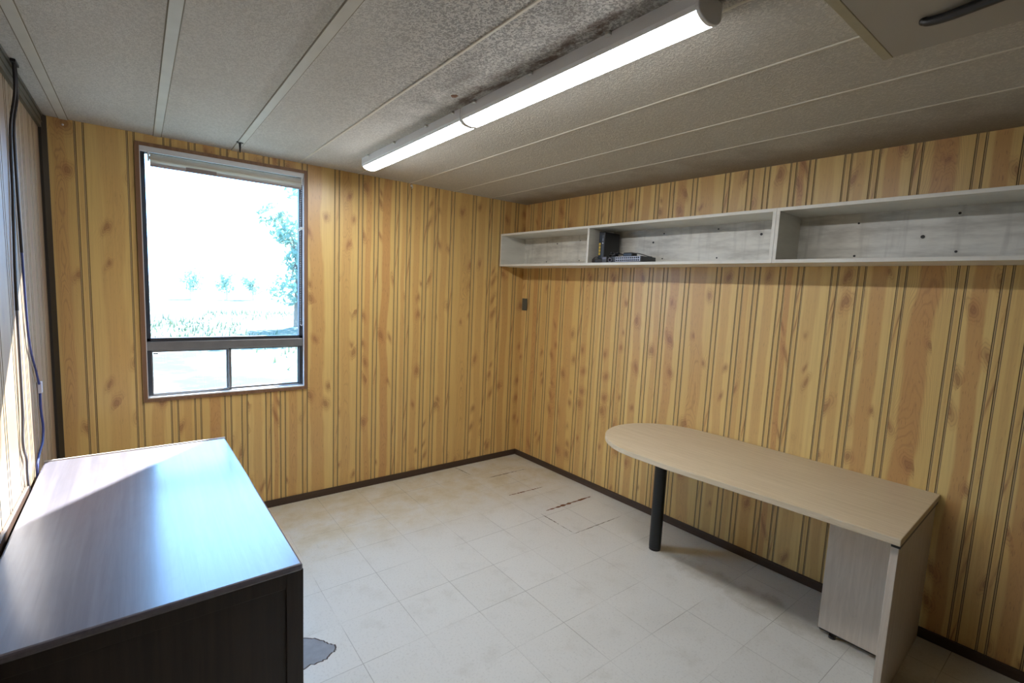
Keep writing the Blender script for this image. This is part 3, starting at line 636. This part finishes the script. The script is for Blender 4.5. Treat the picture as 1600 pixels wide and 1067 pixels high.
for s in (2.93, 3.13): MB().cyl((s,-0.390,0.0), 0.016, 0.012, n=14).cyl((s,-0.390,0.010), 0.006, 0.020, n=10).build('levelling_foot', M['black_plastic'], mp, TB)
for s in (2.868,): MB().box(2.872,3.160,-0.396,-0.384,0.020,0.028).build('bottom_edge', M['black_plastic'], mp, TB)

# ------------------------------------------------------------------ long open wall shelves
def wall_shelf(label, s0, s1, dividers, holes):
    base = (s0, 0, 1.860); d = 0.30; zb, zt = 1.860, 2.156
    t = rthing('wall_shelf', label, 'shelf', base, group='long open box shelves on the right wall')
    MB().box(s0, s1, -d, -0.001, zb, zb+0.019).build('bottom_board', M['shelf'], t, base, bevel=0.001)
    MB().box(s0, s1, -d, -0.001, zt-0.018, zt).build('top_board', M['shelf'], t, base, bevel=0.001)
    for s in (s0, s1-0.018): MB().box(s, s+0.018, -d, -0.001, zb+0.019, zt-0.018).build('side_board', M['shelf'], t, base, bevel=0.001)
    for s in dividers: MB().box(s, s+0.018, -d, -0.010, zb+0.019, zt-0.018).build('divider', M['shelf'], t, base, bevel=0.001)
    bp_ = MB().box(s0+0.018, s1-0.018, -0.010, -0.001, zb+0.019, zt-0.018).build('back_board', M['shelf_back'], t, base)
    for s, z, r in holes: MB().cyl((s, -0.0125, z), r*0.72, 0.003, n=12, axis='Y').build('bolt_head', M['hole'], bp_, base)
    return t
wall_shelf('left grey-white box shelf near the corner holding network gear', 0.001, 2.421, [1.066],
    [(0.322,2.098,.006),(0.456,2.075,.008),(0.731,2.090,.006),(0.327,1.918,.006),(0.730,1.923,.006),(1.456,2.042,.010),(1.542,2.101,.007),(1.948,2.107,.007),(2.226,2.058,.011),(1.542,1.923,.007),(1.953,1.920,.007)])
wall_shelf('right grey-white box shelf, empty, running out of the picture', 2.422, 4.84, [],
    [(2.727,2.086,.007),(3.001,2.001,.012),(3.126,2.104,.008),(2.724,1.914,.008),(3.131,1.925,.008),(3.53,2.10,.008),(3.53,1.92,.008),(3.93,2.10,.008),(4.33,1.92,.008)])

# network gear standing on the left shelf
ZS = 1.8795
B = (1.150, -0.14, ZS)
t = rthing('modem_router', 'upright black modem router with yellow ports on the shelf', 'router', B)
MB().prism([(1.118,-0.225),(1.176,-0.225),(1.180,-0.05),(1.114,-0.05)], ZS+0.012, ZS+0.234).build('case', M['black_plastic'], t, B, bevel=0.006)
MB().box(1.106,1.190,-0.215,-0.06,ZS,ZS+0.012).build('stand', M['black_plastic'], t, B, bevel=0.003)
fp = MB().box(1.152,1.172,-0.2285,-0.225,ZS+0.020,ZS+0.210).build('rear_strip', M['grey_plastic'], t, B, bevel=0.001)
for i in range(4):
    z = ZS+0.062+i*0.024
    MB().box(1.124,1.141,-0.2285,-0.2245,z,z+0.019).build('port', M['port_yellow'], t, B, bevel=0.001)
MB().cyl((1.162,-0.231,ZS+0.150), 0.005, 0.004, n=10, axis='Y').build('coax_jack', M['port_white'], fp, B)
MB().box(1.158,1.167,-0.2305,-0.228,ZS+0.165,ZS+0.185).build('power_jack', M['port_grey'], fp, B)

B = (1.42, -0.19, ZS)
t = rthing('network_switch', 'flat dark network switch with two rows of ports on the shelf', 'network switch', B)
MB().box(1.285,1.548,-0.275,-0.100,ZS+0.003,ZS+0.043).build('case', M['grey_plastic'], t, B, bevel=0.002)
pf = MB().box(1.330,1.540,-0.2775,-0.2755,ZS+0.006,ZS+0.041).build('port_face', M['port_white'], t, B)
for r_ in range(2):
    for c_ in range(12):
        if c_ < 3 and r_ == 0 and c_ > 0: pass
        s = 1.3335+c_*0.01720; z = ZS+0.0085+r_*0.0165
        MB().box(s, s+0.0125, -0.2790, -0.2772, z, z+0.0125).build('port', M['black_plastic'], pf, B)
for s in (1.295,1.530): MB().box(s,s+0.012,-0.262,-0.25,ZS,ZS+0.003).build('rubber_foot', M['black_plastic'], t, B)

B = (1.235, -0.265, ZS)
t = rthing('power_adapter', 'grey plug adapter standing between router and network switch', 'adapter', B, group='power adapters on the shelf')
MB().box(1.215,1.258,-0.290,-0.250,ZS,ZS+0.043).build('case', M['grey_plastic'], t, B, bevel=0.003)
MB().box(1.220,1.253,-0.2915,-0.2895,ZS+0.024,ZS+0.038).build('label_plate', M['port_grey'], t, B)
B = (1.155, -0.275, ZS)
t = rthing('power_adapter', 'black plug adapter lying in front of the upright router', 'adapter', B, group='power adapters on the shelf')
MB().prism([(1.118,-0.292),(1.165,-0.298),(1.205,-0.270),(1.160,-0.245),(1.122,-0.250)], ZS, ZS+0.030).build('case', M['black_plastic'], t, B, bevel=0.006)
MB().tube([(1.165,-0.268,ZS+0.028),(1.15,-0.262,ZS+0.042),(1.125,-0.268,ZS+0.040),(1.112,-0.275,ZS+0.020),(1.108,-0.272,ZS+0.004)], 0.0035, 6).build('lead', M['black_plastic'], t, B, smooth=True)
B = (1.385, -0.17, ZS+0.043)
t = rthing('power_adapter', 'black plug adapter lying on top of the network switch', 'adapter', B, group='power adapters on the shelf')
MB().box(1.345,1.425,-0.215,-0.150,ZS+0.0435,ZS+0.075).build('case', M['black_plastic'], t, B, bevel=0.006)
MB().tube([(1.425,-0.19,ZS+0.060),(1.455,-0.20,ZS+0.068),(1.490,-0.18,ZS+0.060),(1.515,-0.15,ZS+0.050),(1.53,-0.12,ZS+0.047)], 0.003, 6).build('lead', M['black_plastic'], t, B, smooth=True)
B = (1.29, -0.22, ZS)
R3 = random.Random(4); mb = MB()
loop = []
for i in range(46):
    a = i*0.62; rr = 0.022+0.008*math.sin(i*1.7)
    loop.append((1.282+rr*1.3*math.cos(a)+0.006*math.sin(i*0.9), -0.235+rr*0.7*math.sin(a), ZS+0.0625+0.0125*math.sin(i*0.45)+0.004*math.cos(i*2.1)))
mb.tube([(1.20,-0.20,ZS+0.004),(1.225,-0.212,ZS+0.045)]+loop+[(1.335,-0.18,ZS+0.062)], 0.0034, 6, smooth=4)
tag(mb.build('cable_bundle', M['black_plastic'], smooth=True), 'tangle of black leads heaped beside the router', 'cable').matrix_world = RW
B = (1.287, -0.285, ZS)
mb = MB(); mb.tube([(1.287+0.013*math.cos(a), -0.286+0.004*math.sin(a*0.5), ZS+0.0185+0.014*math.sin(a)) for a in [i*PI/6 for i in range(26)]], 0.0036, 6, smooth=3)
o = mb.build('cable_coil', M['cable_grey'], smooth=True); o.matrix_world = RW; tag(o, 'small coil of grey cable at the switch front', 'cable')

# small olive plate on the right wall near the corner
B = (0.045, -0.004, 1.452)
t = rthing('switch_plate', 'small olive grey plate on the right wall near the corner', 'switch', B)
MB().box(0.012,0.080,-0.010,-0.0005,1.455,1.570).build('plate', M['plate'], t, B, bevel=0.003)
MB().box(0.064,0.088,-0.016,-0.010,1.480,1.550).build('rocker', M['plate'], t, B, bevel=0.003)

# ------------------------------------------------------------------ cream panel on the ceiling (upper right)
B = (1.6, 0.2, H)
t = thing('ceiling_panel', 'cream panel with a black bar on the ceiling, upper right', 'panel', B)
MB().box(1.24,1.905,-0.10,0.556,H-0.030,H-0.001).build('panel_board', M['panel_cream'], t, B, bevel=0.002)
MB().box(1.24,1.905,0.556,0.583,H-0.031,H-0.001).build('edge_trim', M['panel_edge'], t, B, bevel=0.002)
mb = MB(); mb.tube([(1.711,0.440,H-0.034),(1.709,0.428,H-0.042),(1.703,0.385,H-0.046),(1.688,0.310,H-0.046),(1.655,0.16,H-0.046),(1.64,0.10,H-0.036)], [0.010,0.017], 12)
mb.sphere((1.711,0.440,H-0.036), 0.011, 12, 8)
mb.build('bar_handle', M['black_plastic'], t, B, smooth=True)

# ------------------------------------------------------------------ outside
GZ = -0.55
tag(MB().add([(-60,YB+0.25,GZ),(90,YB+0.25,GZ),(120,160,GZ),(-90,160,GZ)], [(0,1,2,3)]).build('ground', M['ground']), 'sunlit grass beyond the window', 'ground', kind='structure')
def leaves(mb, c, rad, n, size, R, squash=0.8):
    for _ in range(n):
        d = Vector((R.gauss(0,1),R.gauss(0,1),R.gauss(0,1))).normalized()*(R.random()**0.35)
        p = Vector(c)+Vector((d.x*rad, d.y*rad, d.z*rad*squash))
        u = Vector((R.gauss(0,1),R.gauss(0,1),R.gauss(0,1))).normalized(); w = u.cross(Vector((R.gauss(0,1),R.gauss(0,1),R.gauss(0,1)))).normalized(); s = size*R.uniform(0.6,1.4)
        mb.add([p-u*s, p+w*s*0.45, p+u*s, p-w*s*0.45], [(0,1,2,3)])
def tree(label, base, h, clumps, n, size, lean=(0,0), r0=0.2, mat='leaf', seed=1, group=None):
    R = random.Random(seed); b = Vector(base)
    t = thing('tree', label, 'tree', base, group=group)
    topp = b+Vector((lean[0]*h, lean[1]*h, h))
    mb = MB(); mb.tube([b, b.lerp(topp,0.5)+Vector((0.03*h*R.uniform(-1,1)*0,0,0)), topp], [r0, r0*0.35], 12)
    for (c, rad) in clumps[:8]:
        mb.tube([b.lerp(topp, R.uniform(0.5,0.8)), (b.lerp(topp,0.8)+Vector(c))/2, Vector(c)], [r0*0.35, r0*0.06], 6)
    mb.build('trunk', M['bark' if mat == 'leaf' else 'bark_glare'], t, base, smooth=True)
    lf = MB()
    for (c, rad) in clumps: leaves(lf, c, rad, n, size, R)
    lf.build('foliage', M[mat], t, base)
    return t
R5 = random.Random(11)
# tree seen at the right edge of the window
bx, by = 5.35, 24.0
tree('leafy tree seen through the right edge of the window', (bx+0.5,by,GZ), 4.4, [((bx+0.5+R5.uniform(-1.1,2.2), by+R5.uniform(-1,1), GZ+R5.uniform(1.6,6.6)), R5.uniform(0.7,1.1)) for _ in range(13)], 260, 0.13, (0.02,0), 0.16, 'leaf', 3)
# row of small far trees
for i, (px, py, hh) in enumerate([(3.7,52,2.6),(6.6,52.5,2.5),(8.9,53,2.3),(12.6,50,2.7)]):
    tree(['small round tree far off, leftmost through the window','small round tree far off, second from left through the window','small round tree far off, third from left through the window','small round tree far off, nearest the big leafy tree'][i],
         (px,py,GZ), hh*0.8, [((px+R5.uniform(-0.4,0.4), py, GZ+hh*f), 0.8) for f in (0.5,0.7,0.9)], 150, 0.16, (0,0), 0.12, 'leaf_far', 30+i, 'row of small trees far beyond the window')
# unseen leaning tree added outside to the right; its trunk keeps the sun off the right part of the desk
lt = Vector((4.15, 6.68, GZ)); dirn = Vector((-0.299,0,1))
tree('tall leaning tree added outside to the right, unseen, to shade part of the desk', tuple(lt), 7.6, [((lt.x-2.3+R5.uniform(-0.6,1.8), lt.y+R5.uniform(0.0,1.4), GZ+8.6+R5.uniform(-0.4,2.0)), 1.0) for _ in range(9)], 220, 0.13, (-0.299,0), 0.42, 'leaf', 5)
# tufts of grass outside
mb = MB(); R6 = random.Random(21)
for _ in range(2600):
    y = R6.uniform(8, 34); x = R6.uniform(-0.02*y-0.3, 0.30*y+0.6)
    if math.sin(x*0.55+1.3)*math.sin(y*0.33)+R6.uniform(-0.5,0.5) < 0.15: continue
    h = R6.uniform(0.08,0.28); a = R6.uniform(0,PI); w = 0.02+0.02*R6.random(); dx, dy = w*math.cos(a), w*math.sin(a); lx, ly = R6.uniform(-.08,.08), R6.uniform(-.08,.08)
    mb.add([(x-dx,y-dy,GZ),(x+dx,y+dy,GZ),(x+lx,y+ly,GZ+h)], [(0,1,2)])
tag(mb.build('grass', M['grass']), 'tufts of grass growing on the ground outside the window', 'grass', kind='stuff')
